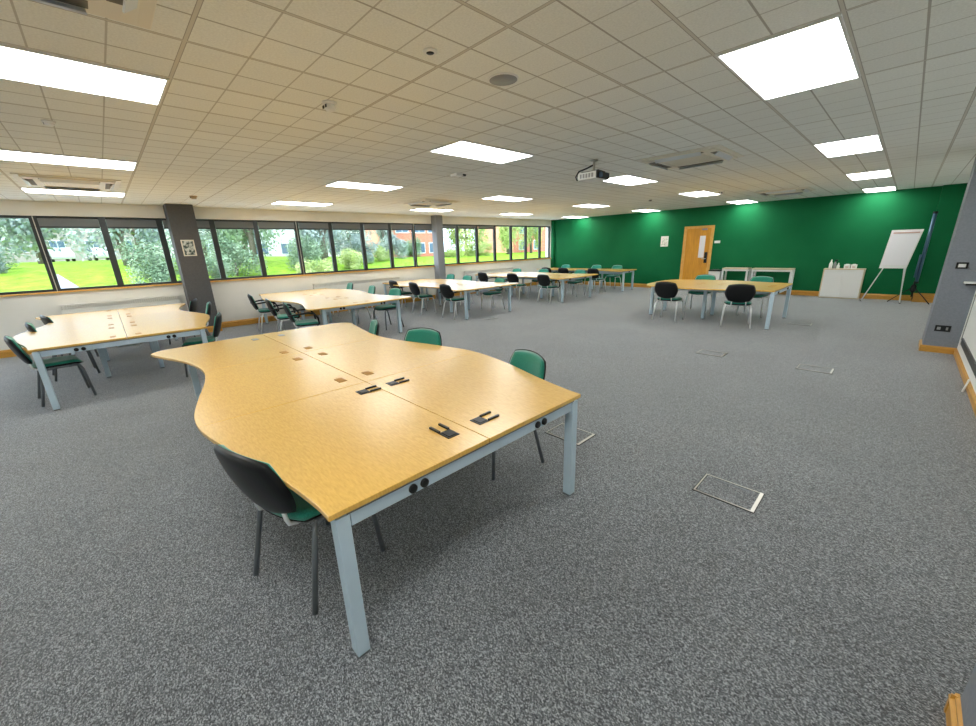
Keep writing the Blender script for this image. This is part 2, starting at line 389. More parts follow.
# ------------------------------------------------------------------ chairs
def make_chair(arms, leg_mat):
    r = bpy.data.objects.new('meeting_armchair' if arms else 'meeting_chair', None); COL.objects.link(r); r.empty_display_size = .1
    hw = .23
    def seat_pt(u, v, dz):
        z = .452 + dz + .012*u*u - .030*max(0, v-.55)**2*5 + .016*max(0, -v-.5)
        return Vector((u*hw, .005 + v*.215, z))
    MB().pad(lambda u, v: (seat_pt(u, v, 0), Vector((0, 0, 1))), .034, .002).build('seat_cushion', 'teal', r)
    MB().pad(lambda u, v: (seat_pt(u*1.03, v*1.02, -.004), Vector((0, 0, 1))), .002, .026).build('seat_shell', 'black_plastic', r)
    tilt = math.radians(17); ct, st = math.cos(tilt), math.sin(tilt); nrm = Vector((0, ct, st))
    def back_pt(u, v, grow):
        w = (.236 + grow) * (1 - .16*max(0, -v)**1.5); h = v*(.185+grow*.8)
        fwd = .045*u*u + .018*(v*v-.4)
        return Vector((u*w, -.272 - h*st + fwd*ct,   .664 + h*ct + fwd*st))
    MB().pad(lambda u, v: (back_pt(u, v, 0), nrm), .024, .002, 16, 14, .66).build('backrest_cushion', 'teal', r)
    MB().pad(lambda u, v: (back_pt(u, v, .010)-nrm*.004, nrm), .002, .022, 16, 14, .66).build('backrest_shell', 'black_plastic', r)
    rl = .0138
    for s in (-1, 1):
        MB().tube([(s*.205, .165, .428), (s*.222, .185, .36), (s*.238, .215, .004)], [.011, rl, rl], 10, 1.0).build('leg', leg_mat, r)
        MB().tube([(s*.205, -.130, .428), (s*.222, -.160, .36), (s*.245, -.240, .004)], [.011, rl, rl], 10, 1.0).build('leg', leg_mat, r)
        MB().tube([(s*.205, .172, .42), (s*.205, .0, .424), (s*.205, -.137, .42)], .011).build('side_rail', leg_mat, r)
        MB().tube([(s*.12, -.08, .424), (s*.12, -.17, .424), (s*.12, -.205, .44), (s*.118, -.214, .47), (s*.115, -.218, .51)], .010).build('back_bracket', 'chrome', r)
        if arms:
            MB().tube([(s*.215, .15, .43), (s*.262, .175, .47), (s*.272, .165, .57), (s*.272, .11, .645), (s*.272, .02, .668), (s*.268, -.12, .66), (s*.252, -.235, .645), (s*.21, -.290, .63)],
                      [.013, .015, .016, .018, .018, .017, .014, .012], 10).build('armrest', 'black_plastic', r)
    MB().tube([(-.205, .10, .424), (.205, .10, .424)], .010).build('cross_rail', leg_mat, r)
    MB().tube([(-.205, -.10, .424), (.205, -.10, .424)], .010).build('cross_rail', leg_mat, r)
    return r
PROTO = {}
def chair(x, y, deg, label, group, arms=False, legs='chrome'):
    """deg: heading of the sitter, measured from +y, counter-clockwise"""
    key = (arms, legs)
    if key not in PROTO: PROTO[key] = c = make_chair(arms, legs)
    else: c = copy_tree(PROTO[key])
    c.location = (x, y, 0); c.rotation_euler = (0, 0, math.radians(deg))
    tag(c, label, 'chair', group)
    return c

# ------------------------------------------------------------------ wave desks
HWT = [(0, .82), (.22, .845), (.45, .89), (.83, .985), (1.15, 1.045), (1.35, 1.06), (1.55, 1.045), (1.9, .97), (2.24, .885), (2.5, .84), (2.68, .83), (2.9, .845), (3.2, .90), (3.5, .98), (3.75, 1.05)]
def hw(d):
    d = max(0, min(3.75, d))
    for k in range(len(HWT)-1):
        if HWT[k][0] <= d <= HWT[k+1][0]:
            p1, p2 = HWT[k], HWT[k+1]; p0 = HWT[max(k-1, 0)]; p3 = HWT[min(k+2, len(HWT)-1)]
            m1 = (p2[1]-p0[1])/max(1e-6, p2[0]-p0[0]); m2 = (p3[1]-p1[1])/max(1e-6, p3[0]-p1[0])
            if k == 0: m1 = 0
            h = p2[0]-p1[0]; t = (d-p1[0])/h
            return (2*t**3-3*t*t+1)*p1[1] + (t**3-2*t*t+t)*h*m1 + (-2*t**3+3*t*t)*p2[1] + (t**3-t*t)*h*m2
    return 1.05
LD = 1.31; ZT = .73
def bench(label, xe, yc, sgn, npair, sides, grom, skew=0.):
    """xe: x of the end where d = 0; local x = sgn*d; sides: list of +1/-1 rows of desks"""
    t = thing('wave_desk_bench', label, 'table', (xe, yc, 0), 0, 'wave-edged bench desks in the room')
    for k in range(npair):
        for s in sides:
            d0, d1 = k*LD+.0015, (k+1)*LD-.0015
            last = k == 2
            near = .0015
            poly = []
            if last:
                ds = [d0 + (3.70-d0)*i/14 for i in range(15)]
                out = [(d, hw(d)) for d in ds] + [(3.78, 1.055), (3.84, 1.035), (3.885, 1.0), (3.91, .95), (3.93, .85), (3.95, .6), (3.962, .3), (3.967, near)]
                poly = [(d0, near)] + out
            elif npair == 2 and k == 1:
                poly = [(d0, near)] + [(d0 + (2.15-d0)*i/12, hw(d0 + (2.15-d0)*i/12)) for i in range(13)] + [(2.29, .85), (2.39, .77), (2.46, .66), (2.51, .5), (2.535, .3), (2.54, near)]
            else:
                poly = [(d0, near)] + [(d0 + (d1-d0)*i/16, hw(d0 + (d1-d0)*i/16)) for i in range(17)] + [(d1, near)]
            pts = [(sgn*d, s*w + (skew*max(0, min(1, d/.8, (3.75-d)/.6)) if w > .5 else 0)) for d, w in poly]
            tp = bevel(MB().prism(pts, ZT-.025, ZT).build('desk_top', 'oak_top', t), .003)
            # cable grommets near both ends of every desk
            for dd, off, mt in grom(k, s):
                gx, gy = sgn*(k*LD+dd), s*off
                if mt in ('open_side', 'open_along'):
                    g = MB(); g.box(gx-.042, gx+.042, gy-.036, gy+.036, ZT-.001, ZT+.003); g.box(gx-.030, gx+.030, gy-.024, gy+.024, ZT+.003, ZT+.006)
                    gg = g.build('cable_grommet', 'black_plastic', tp)
                    for q in (-1, 1):
                        if mt == 'open_side': fl = MB().box(gx+q*.034-.006, gx+q*.034+.006, gy+.036, gy+.115, ZT, ZT+.011)
                        else: fl = MB().box(gx-.125, gx-.042, gy+q*.030-.006, gy+q*.030+.006, ZT, ZT+.011)
                        fl.build('grommet_flap', 'black_plastic', gg)
                else:
                    bevel(MB().box(gx-.05, gx+.05, gy-.03, gy+.03, ZT-.001, ZT+.003).build('cable_grommet', mt, tp), .002)
    two = len(sides) == 2
    ln = npair*LD if npair < 3 else 3.92
    def frame_end(d, half, y0=None):
        x = sgn*d; lo, hi = (-half, half) if two else ((-.78, -.02) if sides[0] < 0 else (.02, .78))
        for yy in (lo, hi):
            e = .032 if yy == lo else -.032
            lg = bevel(MB().box(x-.03, x+.03, yy+e-.028, yy+e+.028, .012, .696).build('leg', 'frame_metal', t), .003)
            MB().box(x-.026, x+.026, yy+e-.025, yy+e+.025, 0, .013).build('foot', 'dark_metal', lg)
        b = bevel(MB().box(x-.022, x+.022, lo+.065, hi-.065, .634, .696).build('end_beam', 'frame_metal', t), .003)
        MB().box(x-.03, x+.03, lo+.05, hi-.05, .6965, ZT-.0255).build('shadow_gap_spacer', 'dark_metal', b)  # dark strip stands in for the shadow gap between beam and top
        return x, lo, hi
    ends = [(.035, .80)] + [(LD*k, .34) for k in range(1, npair)] + [((ln-.16) if npair == 3 else ln-.035, .79 if npair == 3 else .80)]
    if npair == 2: ends[-1] = (ln-.2, .42)
    if not two: ends = [(.10 if sgn > 0 else .035, .8)] + [(LD*k, .34) for k in range(1, npair)] + [(ln-.06, .8)]
    for i, (d, h) in enumerate(ends):
        x, lo, hi = frame_end(d, h)
        if i in (0, len(ends)-1):
            out = -sgn if i == 0 else sgn
            for yc_ in ((lo+.375, hi-.375) if two else (lo+.38,)):
                for q in (-.03, .03):
                    MB().lathe([(.001, -.006), (.021, -.006), (.021, .004), (.017, .007), (.001, .007)], 16, Matrix.Translation((x+out*.026, yc_+q, .662)) @ Matrix.Rotation(out*PI/2, 4, 'Y')).build('cable_port', 'black_plastic', t)
    for y in ((-.30, .30) if two else (sides[0]*.2, sides[0]*.62)):
        x0, x1 = sorted((sgn*.06, sgn*(ln-.2)))
        MB().box(x0, x1, y-.02, y+.02, .640, .690).build('long_beam', 'frame_metal', t)
    x0, x1 = sorted((sgn*.25, sgn*(ln-.3)))
    b = MB(); ty = 0 if two else sides[0]*.4
    b.box(x0, x1, ty-.11, ty+.11, .575, .580); b.box(x0, x1, ty-.11, ty-.107, .58, .635); b.box(x0, x1, ty+.107, ty+.11, .58, .635)
    b.build('cable_tray', 'frame_metal', t)
    return t

g_front = lambda k, s: [[(.19, .108, 'open_along' if s < 0 else 'open_side'), (1.12, .115, 'open_side')], [(.18, .11, 'brown_plastic'), (1.08, .115, 'brown_plastic')], [(.14, .115, 'brown_plastic'), (1.06, .14, 'grey_plastic')]][k]
g_back = lambda k, s: [(.2, .12, 'brown_plastic'), (1.1, .12, 'brown_plastic')]
bench('long oak bench of wave-edged desks nearest the camera', -1.28, 1.21, -1, 3, (-1, 1), g_front, .04)
bench('white-glinting wave bench at the far left, in front of the dark window pillar', -6.48, .03, -1, 3, (-1, 1), g_back)
bench('wave bench between the two window pillars with three armchairs on its left side', -10.78, 3.42, 1, 3, (-1, 1), g_back)
bench('wave bench in front of the far grey window pillar', -10.80, 6.79, 1, 3, (-1, 1), g_back)
bench('half-white, half-oak wave bench between the far grey pillar and the green wall corner', -10.60, 10.38, 1, 3, (-1, 1), g_back)
bench('single-row oak bench right along the green wall by the far corner', -10.60, 13.86, 1, 3, (-1,), g_back)
bench('short oak bench standing alone in front of the door and white racks', -1.52, 9.52, -1, 2, (-1, 1), g_back)

G1 = 'chairs at the nearest bench'
chair(-1.94, .53, 16, 'dark-legged green chair at the near corner of the nearest bench, black shell to us', G1, legs='dark_metal')
chair(-1.99, 2.0, 166, 'green chair beyond the nearest bench, rightmost, by its far corner', G1, legs='dark_metal')
chair(-3.30, 2.03, 200, 'green chair beyond the nearest bench, middle of its far side', G1, legs='dark_metal')
chair(-4.42, 1.96, 160, 'green chair at the far left bulge of the nearest bench, mostly hidden', G1, legs='dark_metal')
G2 = 'chairs at the far left bench'
chair(-7.05, -.66, 8, 'green chair at the left end of the far left bench, nearest the camera', G2, legs='dark_metal')
chair(-8.40, -.62, 6, 'middle green chair on the left side of the far left bench', G2, legs='dark_metal')
chair(-9.40, -.55, 14, 'dark chair on the left side of the far left bench, closest to the windows', G2, legs='dark_metal')
chair(-9.95, .92, 160, 'dark chair on the right side of the far left bench, closest to the windows', G2, legs='dark_metal')
chair(-8.85, .98, 172, 'pale green chair in front of the foot of the dark pillar', G2, legs='dark_metal')
chair(-7.02, .80, 166, 'black-shelled chair at the right end of the far left bench', G2, legs='dark_metal')
G3 = 'chairs at the bench between the pillars'
chair(-9.68, 2.46, -8, 'armchair standing free at the window end of the bench between the pillars', G3, True)
chair(-8.32, 2.44, -10, 'middle armchair of the three left of the bench between the pillars', G3, True)
chair(-7.22, 2.42, -14, 'nearest armchair of the three, just behind the nearest bench', G3, True)
chair(-10.45, 4.50, 172, 'pale green chair on the far side of the bench between the pillars, by the windows', G3)
chair(-9.0, 4.38, 170, 'middle green chair on the far side of the bench between the pillars', G3)
chair(-7.75, 4.32, 184, 'green chair at the right end of the bench between the pillars, turned aside', G3, legs='dark_metal')
G4 = 'chairs at the far pillar bench'
chair(-9.92, 6.10, 0, 'black armchair left of the far pillar bench, leftmost of its three', G4, True)
chair(-8.78, 6.02, -4, 'black armchair left of the far pillar bench, second of its three', G4)
chair(-7.50, 6.07, -2, 'black armchair with silver legs by the right corner of the far pillar bench', G4, True)
chair(-10.40, 8.0, 176, 'pale green chair behind the far pillar bench, right of the far grey pillar', G4)
chair(-9.25, 7.74, 176, 'second pale green chair behind the far pillar bench', G4)
chair(-7.66, 7.52, 172, 'green-seated chair tucked under the right end of the far pillar bench', G4)
G5 = 'chairs at the half-oak bench'
chair(-9.92, 9.56, 0, 'black armchair left of the half-oak bench, nearest the windows', G5, True)
chair(-8.50, 9.52, 0, 'black chair left of the half-oak bench, in the middle', G5)
chair(-7.26, 9.52, -2, 'black armchair left of the half-oak bench, nearest its right corner', G5, True)
chair(-10.2, 11.1, 180, 'pale green chair beyond the half-oak bench, nearest the windows', G5)
chair(-9.0, 11.22, 180, 'middle green chair beyond the half-oak bench', G5)
chair(-7.46, 11.2, 178, 'green chair beyond the half-oak bench, at its right end', G5)
G6 = 'chairs at the bench by the green wall'
chair(-9.5, 12.55, 0, 'black armchair at the green wall bench, nearest the windows', G6, True)
chair(-8.72, 12.55, 0, 'second black armchair from the windows at the green wall bench', G6, True)
chair(-7.42, 12.50, -3, 'black chair near the right end of the green wall bench, back to the room', G6)
chair(-10.0, 14.02, 180, 'green chair against the green wall, nearest the windows', G6)
chair(-8.52, 14.02, 180, 'middle green chair against the green wall', G6)
chair(-7.62, 13.98, 176, 'green chair against the green wall, at the right end of the bench', G6)
G7 = 'chairs at the short bench'
chair(-3.38, 8.72, 0, 'black-backed chair with silver legs left of the short oak bench', G7)
chair(-2.10, 8.80, 16, 'black-backed chair with silver legs in front of the short oak bench, right of centre', G7)
chair(-3.28, 10.26, 180, 'green chair beyond the short oak bench, in front of the door', G7)
chair(-2.14, 10.26, 174, 'green chair beyond the short oak bench, in front of the white racks', G7)

# ------------------------------------------------------------------ ceiling fittings
rown = {0: 'the rightmost row', 1: 'the second row from the right', 2: 'the third row from the right', 3: 'the row along the windows'}
coln = {0: 'behind the camera', 1: 'fifth from the green wall', 2: 'fourth from the green wall', 3: 'third from the green wall', 4: 'second from the green wall', 5: 'against the green wall'}
lp = None
for i in range(4):
    for j in range(6):
        xr = GX - 2.91*i; y0_ = GY - 3.518 + 3.518*j
        xc, yc = xr - PX/2, y0_ + PY/2
        if lp is None:
            lp = bpy.data.objects.new('ceiling_light', None); COL.objects.link(lp)
            a, b = PX/2-.008, PY/2-.006
            f = MB(); w = .014
            f.box(-a, -a+w, -b, b, -.012, 0); f.box(a-w, a, -b, b, -.012, 0); f.box(-a+w, a-w, -b, -b+w, -.012, 0); f.box(-a+w, a-w, b-w, b, -.012, 0)
            f.build('light_frame', 'white_metal', lp)
            MB().box(-a+w, a-w, -b+w, b-w, -.009, -.001).build('diffuser', 'panel_light', lp)
            c = lp
        else: c = copy_tree(lp)
        c.location = (xc, min(yc, YG - PY/2 + .002), ZC)
        tag(c, 'lit ceiling panel %s, in %s' % (coln[j], rown[i]), 'ceiling light', 'lit ceiling panels')
ap = None
acs = [(-2.2, -.09, 'over the near bench at the top left of the view'), (-8.3, -.05, 'between two lights above the far left bench'), (-2.23, 5.95, 'right of the projector'), (-7.95, 5.85, 'above the far pillar bench'), (-2.25, 12.0, 'above the short bench near the green wall')]
for x, y, w in acs:
    if ap is None:
        ap = bpy.data.objects.new('air_conditioning_cassette', None); COL.objects.link(ap)
        h = .51
        p = MB(); p.prism([(-h, -h), (h, -h), (h, h), (-h, h)], -.012, 0); p.prism([(-.45, -.45), (.45, -.45), (.45, .45), (-.45, .45)], -.03, -.012)
        bevel(p.build('cover_panel', 'ac_beige', ap), .006)
        g = MB()
        for k in range(14): q = -.25+.5*k/13; g.box(-.27, .27, q-.006, q+.006, -.036, -.030)
        g.box(-.28, .28, -.28, -.27, -.037, -.03); g.box(-.28, .28, .27, .28, -.037, -.03); g.box(-.28, -.27, -.27, .27, -.037, -.03); g.box(.27, .28, -.27, .27, -.037, -.03)
        g.build('intake_grille', 'ac_beige', ap)
        for k in range(4):
            m = Matrix.Rotation(k*PI/2, 4, 'Z')
            MB().box(-.29, .29, .345, .415, -.0325, -.0295, m).build('outlet_slot', 'ac_dark', ap)
            MB().box(-.28, .28, -.004, .004, -.03, .03, m @ Matrix.Translation((0, .415, -.045)) @ Matrix.Rotation(math.radians(-55), 4, 'X')).build('louvre_blade', 'blade', ap)
        c = ap
    else: c = copy_tree(ap)
    c.location = (x, y, ZC)
    tag(c, 'beige ceiling air conditioning cassette ' + w, 'air conditioner', 'ceiling air conditioning cassettes')

def detector(x, y, label, r=.05, h=.05, base='white_plastic', name='smoke_detector'):
    t = thing(name, label, 'detector', (x, y, ZC))
    MB().lathe([(r, 0), (r, -.012), (r*.9, -.016)], 20).build('base_ring', base, t)
    MB().lathe([(r*.72, -.016), (r*.78, -h*.6), (r*.6, -h), (r*.2, -h-.002)], 20).build('sensor_head', base, t)
    MB().box(-r*.8, -r*.3, -r*.82, -r*.74, -h*.75, -h*.4).box(r*.1, r*.5, -r*.82, -r*.74, -h*.75, -h*.4).build('sensor_slot', 'black_plastic', t)
    return t
detector(-3.15, 1.47, 'white two-eyed smoke detector left of the ceiling speaker', .05, .055)
t = thing('ceiling_sensor', 'small round recessed sensor with dark centre above the nearest bench', 'sensor', (-2.05, 1.58, ZC))
MB().lathe([(.04, 0), (.04, -.006), (.026, -.010)], 24).build('bezel', 'white_plastic', t); MB().lathe([(.024, -.009), (.018, -.013), (.005, -.014)], 16).build('lens', 'black_plastic', t)
t = thing('ceiling_speaker', 'round pale grey speaker grille flush in a ceiling tile', 'speaker', (-2.05, 2.17, ZC))
MB().lathe([(.10, 0), (.10, -.005), (.093, -.008)], 32).build('rim', 'white_plastic', t); MB().lathe([(.092, -.006), (.092, -.0085), (.02, -.011)], 32).build('grille', 'grey_plastic', t)
t = thing('wireless_access_point', 'small flat ceiling box with dark edge, left of the projector', 'access point', (-4.84, 4.09, ZC))
MB().box(-.07, .07, -.07, .07, -.035, 0).build('housing', 'white_plastic', t); MB().box(-.075, .075, .05, .11, -.03, -.004).build('bracket', 'black_plastic', t)
detector(-3.15, 10.48, 'small white detector on the ceiling beside the last light in the projector row', .06, .07)
detector(-4.87, -.05, 'tiny white detector between the two lights at upper left', .04, .03)
detector(-9.15, 1.47, 'beige domed detector on the ceiling above the dark pillar', .06, .05, 'brown_bump')
detector(-4.9, 10.72, 'tiny dark sensor on the ceiling near the far lights', .04, .03, 'grey_plastic')

# projector
t = thing('projector', 'white ceiling projector with black front hanging on a short pole', 'projector', (-3.08, 4.98, ZC))
MB().lathe([(.05, 0), (.05, -.012), (.014, -.014), (.014, -.135), (.03, -.14)], 14).build('mount_pole', 'silver', t)
MB().prism([(-.13, -.10), (.13, -.10), (.10, .12), (-.10, .12)], -.152, -.138).build('mount_plate', 'black_plastic', t)
bevel(MB().box(-.14, .13, -.16, .16, -.245, -.155).build('body', 'white_plastic', t), .008)
fr = MB().box(.128, .142, -.155, .155, -.240, -.160).build('front_panel', 'black_plastic', t)
MB().lathe([(.035, 0), (.035, .02), (.02, .021), (.02, .008)], 18, Matrix.Translation((.14, -.07, -.2)) @ Matrix.Rotation(PI/2, 4, 'Y')).build('lens', 'far_glass', fr)
v = MB()
for k in range(5): v.box(-.11+.012*k*3.6, -.08+.012*k*3.6, -.1615, -.159, -.225, -.175)
v.build('side_vent', 'grey_plastic', t)
MB().tube([(-.01, -.01, -.06), (-.09, -.03, -.09), (-.18, -.08, -.12), (-.20, -.12, -.19), (-.17, -.13, -.235), (-.135, -.12, -.225)], .009, 8).build('cable', 'black_plastic', t)

# ------------------------------------------------------------------ floor boxes
fb = None
for x, y, rz, lab in [(-.54, 2.73, 0, 'metal-rimmed floor box in the open carpet at right, nearest the camera'), (-1.82, 2.73, 0, 'metal-rimmed floor box by the right leg of the nearest bench'),
                      (-.54, 6.38, 0, 'metal-rimmed floor box in the open carpet near the right pier'), (-1.77, 6.38, 0, 'metal-rimmed floor box midway to the short bench'),
                      (-1.19, 9.72, 0, 'metal-rimmed floor box right of the short bench'), (-6.78, 6.50, 0, 'metal-rimmed floor box by the end of the far pillar bench')]:
    if fb is None:
        fb = bpy.data.objects.new('floor_box', None); COL.objects.link(fb)
        a, b, w = .178, .132, .009
        f = MB(); f.box(-a, a, -b, -b+w, 0, .006); f.box(-a, a, b-w, b, 0, .006); f.box(-a, -a+w, -b+w, b-w, 0, .006); f.box(a-w*2.2, a, -b+w, b-w, 0, .006)
        f.build('rim', 'silver', fb)
        e = MB(); c_, d_ = a+.006, b+.006
        e.box(-c_, c_, -d_, -b, 0, .003); e.box(-c_, c_, b, d_, 0, .003); e.box(-c_, -a, -b, b, 0, .003); e.box(a, c_, -b, b, 0, .003)
        e.build('seal', 'black_plastic', fb)
        e = MB(); c_, d_, q_ = a-w, b-w, .005; r_ = a-w*2.2
        e.box(-c_, r_, -d_, -d_+q_, 0, .0045); e.box(-c_, r_, d_-q_, d_, 0, .0045); e.box(-c_, -c_+q_, -d_+q_, d_-q_, 0, .0045)
        e.build('lid_joint', 'black_plastic', fb)
        MB().box(-a+w, a-w*2.2, -b+w, b-w, 0, .004).build('lid', 'carpet', fb)
        MB().box(-.10, .10, b-.045, b-.025, .003, .0062).build('cable_flap', 'dark_metal', fb)
        c = fb
    else: c = copy_tree(fb)
    c.location = (x, y, 0); tag(c, lab, 'floor box', 'floor boxes in the carpet')

# ------------------------------------------------------------------ things on and along the walls
def framed_notice(name, x, y, z, w, h, m, label, axis, fm='notice_frame'):
    t = thing(name, label, 'notice', (x, y, z), 0 if axis == 'y' else PI/2)
    f = MB(); b = .022
    f.box(-w/2, w/2, -.012, 0, -h/2, -h/2+b); f.box(-w/2, w/2, -.012, 0, h/2-b, h/2); f.box(-w/2, -w/2+b, -.012, 0, -h/2+b, h/2-b); f.box(w/2-b, w/2, -.012, 0, -h/2+b, h/2-b)
    f.build('frame', fm, t); MB().box(-w/2+b, w/2-b, -.008, -.001, -h/2+b, h/2-b).build('sheet', m, t)
    return t
framed_notice('framed_notice', -10.64, 1.42, 1.84, .23, .33, 'notice', 'pale-framed notice sheet on the dark window pillar', 'x')
framed_notice('wall_notice', -6.08, YG, 1.66, .26, .35, 'pale_notice', 'pale notice sheet on the green wall left of the door', 'y', 'white_plastic')
t = thing('light_switch', 'pale double light switch on the green wall right of the door', 'switch', (-4.36, YG, 1.59))
MB().box(-.085, .085, -.010, 0, -.04, .04).build('plate', 'white_plastic', t); MB().box(-.06, -.02, -.016, -.01, -.02, .02).box(.02, .06, -.016, -.01, -.02, .02).build('rocker', 'white_plastic', t)
# radiators
for ya, yb, lab in ((-.75, 1.08, 'low white convector radiator under the windows behind the far left bench'), (4.0, 6.7, 'low white convector radiator under the windows between the pillars'), (9.4, 12.0, 'low white convector radiator under the far windows')):
    t = thing('radiator', lab, 'radiator', (XL, (ya+yb)/2, .14)); h = (yb-ya)/2
    bevel(MB().box(.03, .11, -h, h, .06, .62).build('panel', 'cream_wall', t), .008)
    g = MB()
    n = int(h*2/.035)
    for k in range(n): q = -h+.02+(2*h-.04)*k/(n-1); g.box(.032, .112, q-.008, q+.008, .612, .70)
    g.box(.03, .115, -h, h, .70, .715)
    g.build('grille', 'cream_wall', t)
    [MB().box(.003, .032, q*h*.8-.02, q*h*.8+.02, .1, .55).build('wall_bracket', 'white_metal', t) for q in (-1, 1)]
    [MB().lathe([(.011, -.14), (.011, .065)], 10, Matrix.Translation((.07, q*(h-.08), 0))).build('pipe', 'white_metal', t) for q in (-1, 1)]
# socket, thermostat and tray on the right pier
t = thing('wall_socket', 'black double socket low on the right grey pier', 'socket', (.565, 8.36, .35))
bevel(MB().box(-.075, .075, -.012, 0, -.043, .043).build('face_plate', 'black_plastic', t), .003)
MB().box(-.055, -.02, -.0135, -.011, -.02, .02).box(.03, .05, -.0135, -.011, -.02, .02).build('pin_inlet', 'grey_plastic', t)
t = thing('thermostat', 'black-framed wall thermostat on the right grey pier', 'thermostat', (.565, 8.364, 1.215))
bevel(MB().box(-.055, .055, -.02, 0, -.042, .042).build('casing', 'black_plastic', t), .004)
MB().box(-.034, .034, -.022, -.019, -.022, .022).build('display', 'white_plastic', t)
MB().tube([(.05, -.006, -.03), (.09, -.006, -.06), (.15, -.008, -.075), (.18, -.01, -.07)], .004, 8).build('cable', 'grey_plastic', t)
t = thing('wall_tray', 'pale narrow tray fixed to the corner of the right grey pier', 'shelf', (.69, 8.36, .985))
MB().box(-.065, .055, -.11, 0, .0, .022).build('top', 'white_plastic', t); MB().box(-.05, .05, -.09, 0, -.022, 0).build('bracket', 'black_plastic', t)
# low white board with dark lower rail on the right wall
t = thing('wall_board', 'large white board with dark lower rail on the right wall before the pier', 'whiteboard', (XR, 5.9, 0))
bevel(MB().box(-.022, 0, -2.05, 2.05, .22, 1.75).build('panel', 'white_plastic', t), .004)
MB().box(-.035, 0, -2.05, 1.9, .255, .335).build('lower_rail', 'win_frame', t)
f = MB(); f.box(-.028, -.022, 2.02, 2.05, .29, 1.75); f.box(-.028, -.022, -2.05, -2.02, .29, 1.75); f.box(-.028, -.022, -2.02, 2.02, 1.72, 1.75)
f.build('edge_trim', 'grey_plastic', t)
tag(MB().tube([(.700, 6.34, .006), (.728, 6.44, .11), (.731, 6.45, .125)], .009, 8).build('white_stick', 'white_plastic'), 'thin white plastic strip leaning on the right skirting board', 'strip')

# two low white racks beside the door
for x0_, w, lab in ((-3.98, .36, 'left, narrower one of the two low white open racks right of the door'), (-3.17, .505, 'right, wider one of the two low white open racks right of the door')):
    t = thing('console_rack', lab, 'rack', (x0_+w, YG-.27, 0), 0, 'low white racks')
    bevel(MB().box(-w, w, -.20, .20, .755, .785).build('top', 'oak_edge', t), .003)
    for sx in (-1, 1):
        for sy in (-1, 1): MB().box(sx*(w-.025)-.025, sx*(w-.025)+.025, sy*.17-.02, sy*.17+.02, 0, .755).build('leg', 'white_metal', t)
        MB().box(sx*(w-.025)-.02, sx*(w-.025)+.02, -.15, .15, .70, .755).build('side_rail', 'white_metal', t)
    MB().box(-w+.05, w-.05, -.19, -.165, .70, .755).build('front_rail', 'white_metal', t)
    MB().box(-w+.05, w-.05, .165, .19, .70, .755).build('rear_rail', 'white_metal', t)
    MB().box(-w+.05, w-.05, -.16, .16, .16, .18).build('lower_shelf', 'white_metal', t)
t = thing('waste_bin', 'white bin with dark lid beside the door', 'bin', (-4.20, YG-.30, 0))
MB().add([(x*(.15 if z < .3 else .17), y*(.13 if z < .3 else .15), z) for z in (0., .68) for y in (-1, 1) for x in (-1, 1)], [(0, 2, 3, 1), (4, 5, 7, 6), (0, 1, 5, 4), (2, 6, 7, 3), (0, 4, 6, 2), (1, 3, 7, 5)]).build('body', 'white_plastic', t)
l = bevel(MB().box(-.178, .178, -.158, .158, .68, .72).build('lid', 'black_plastic', t), .008)
MB().box(-.08, .08, -.06, .06, .72, .728).build('flap', 'grey_plastic', l)

# low cupboard
CX0, CX1, CY0 = -1.48, -.66, YG-.34
t = thing('low_cupboard', 'low white-fronted cupboard with pale oak edges under cleaning bottles', 'cupboard', ((CX0+CX1)/2, YG-.18, 0)); w = (CX1-CX0)/2
for sx in (-1, 1): MB().box(sx*w-.012, sx*w+.012, -.13, .15, 0, .77).build('side_panel', 'oak_edge', t)
bevel(MB().box(-w-.015, w+.015, -.14, .155, .77, .795).build('top', 'oak_edge', t), .003)
MB().box(-w+.012, w-.012, .135, .15, .03, .77).build('back_panel', 'white_plastic', t)
MB().box(-w+.012, w-.012, -.11, .13, .03, .05).build('bottom_panel', 'oak_edge', t)
for sx in (-1, 1):
    d_ = bevel(MB().box(min(sx*.001, sx*(w-.014)), max(sx*.001, sx*(w-.014)), -.133, -.115, .03, .767).build('door', 'white_plastic', t), .002)
    MB().box(sx*.03-.006, sx*.03+.006, -.136, -.133, .70, .74).build('handle', 'white_metal', d_)
MB().box(-w+.02, w-.02, -.10, .12, 0, .03).build('plinth', 'oak_edge', t)
cy = YG-.15
def bottle(x, y, z, label, body, spray=True, h=.17, r=.033):
    t = thing('spray_bottle' if spray else 'lotion_bottle', label, 'bottle', (x, y, z))
    MB().lathe([(r*.95, 0), (r, .01), (r, h*.65), (r*.7, h*.85), (r*.36, h*.95), (r*.36, h)], 18).build('body', body, t)
    if spray:
        MB().lathe([(r*.45, h), (r*.45, h+.025)], 12).build('collar', 'black_plastic', t)
        MB().prism([(-.015, -.012), (.05, -.010), (.05, .010), (-.015, .012)], h+.025, h+.055).build('trigger_head', 'black_plastic', t)
        MB().tube([(.03, 0, h+.025), (.036, 0, h-.01), (.028, 0, h-.03)], .005, 8).build('trigger', 'black_plastic', t)
    else:
        MB().lathe([(r*.5, h), (r*.5, h+.02), (r*.2, h+.022), (r*.2, h+.045)], 12).build('pump', 'white_plastic', t)
    return t
ztop = .795
bottle(-1.37, cy-.06, ztop, 'tall white spray bottle at the left end of the low cupboard', 'white_plastic', False, .20, .038)
bottle(-1.29, cy-.02, ztop, 'spray bottle with black trigger head second on the low cupboard', 'grey_plastic', True, .18)
bottle(-1.21, cy-.08, ztop, 'short white bottle third on the low cupboard', 'white_plastic', False, .11, .034)
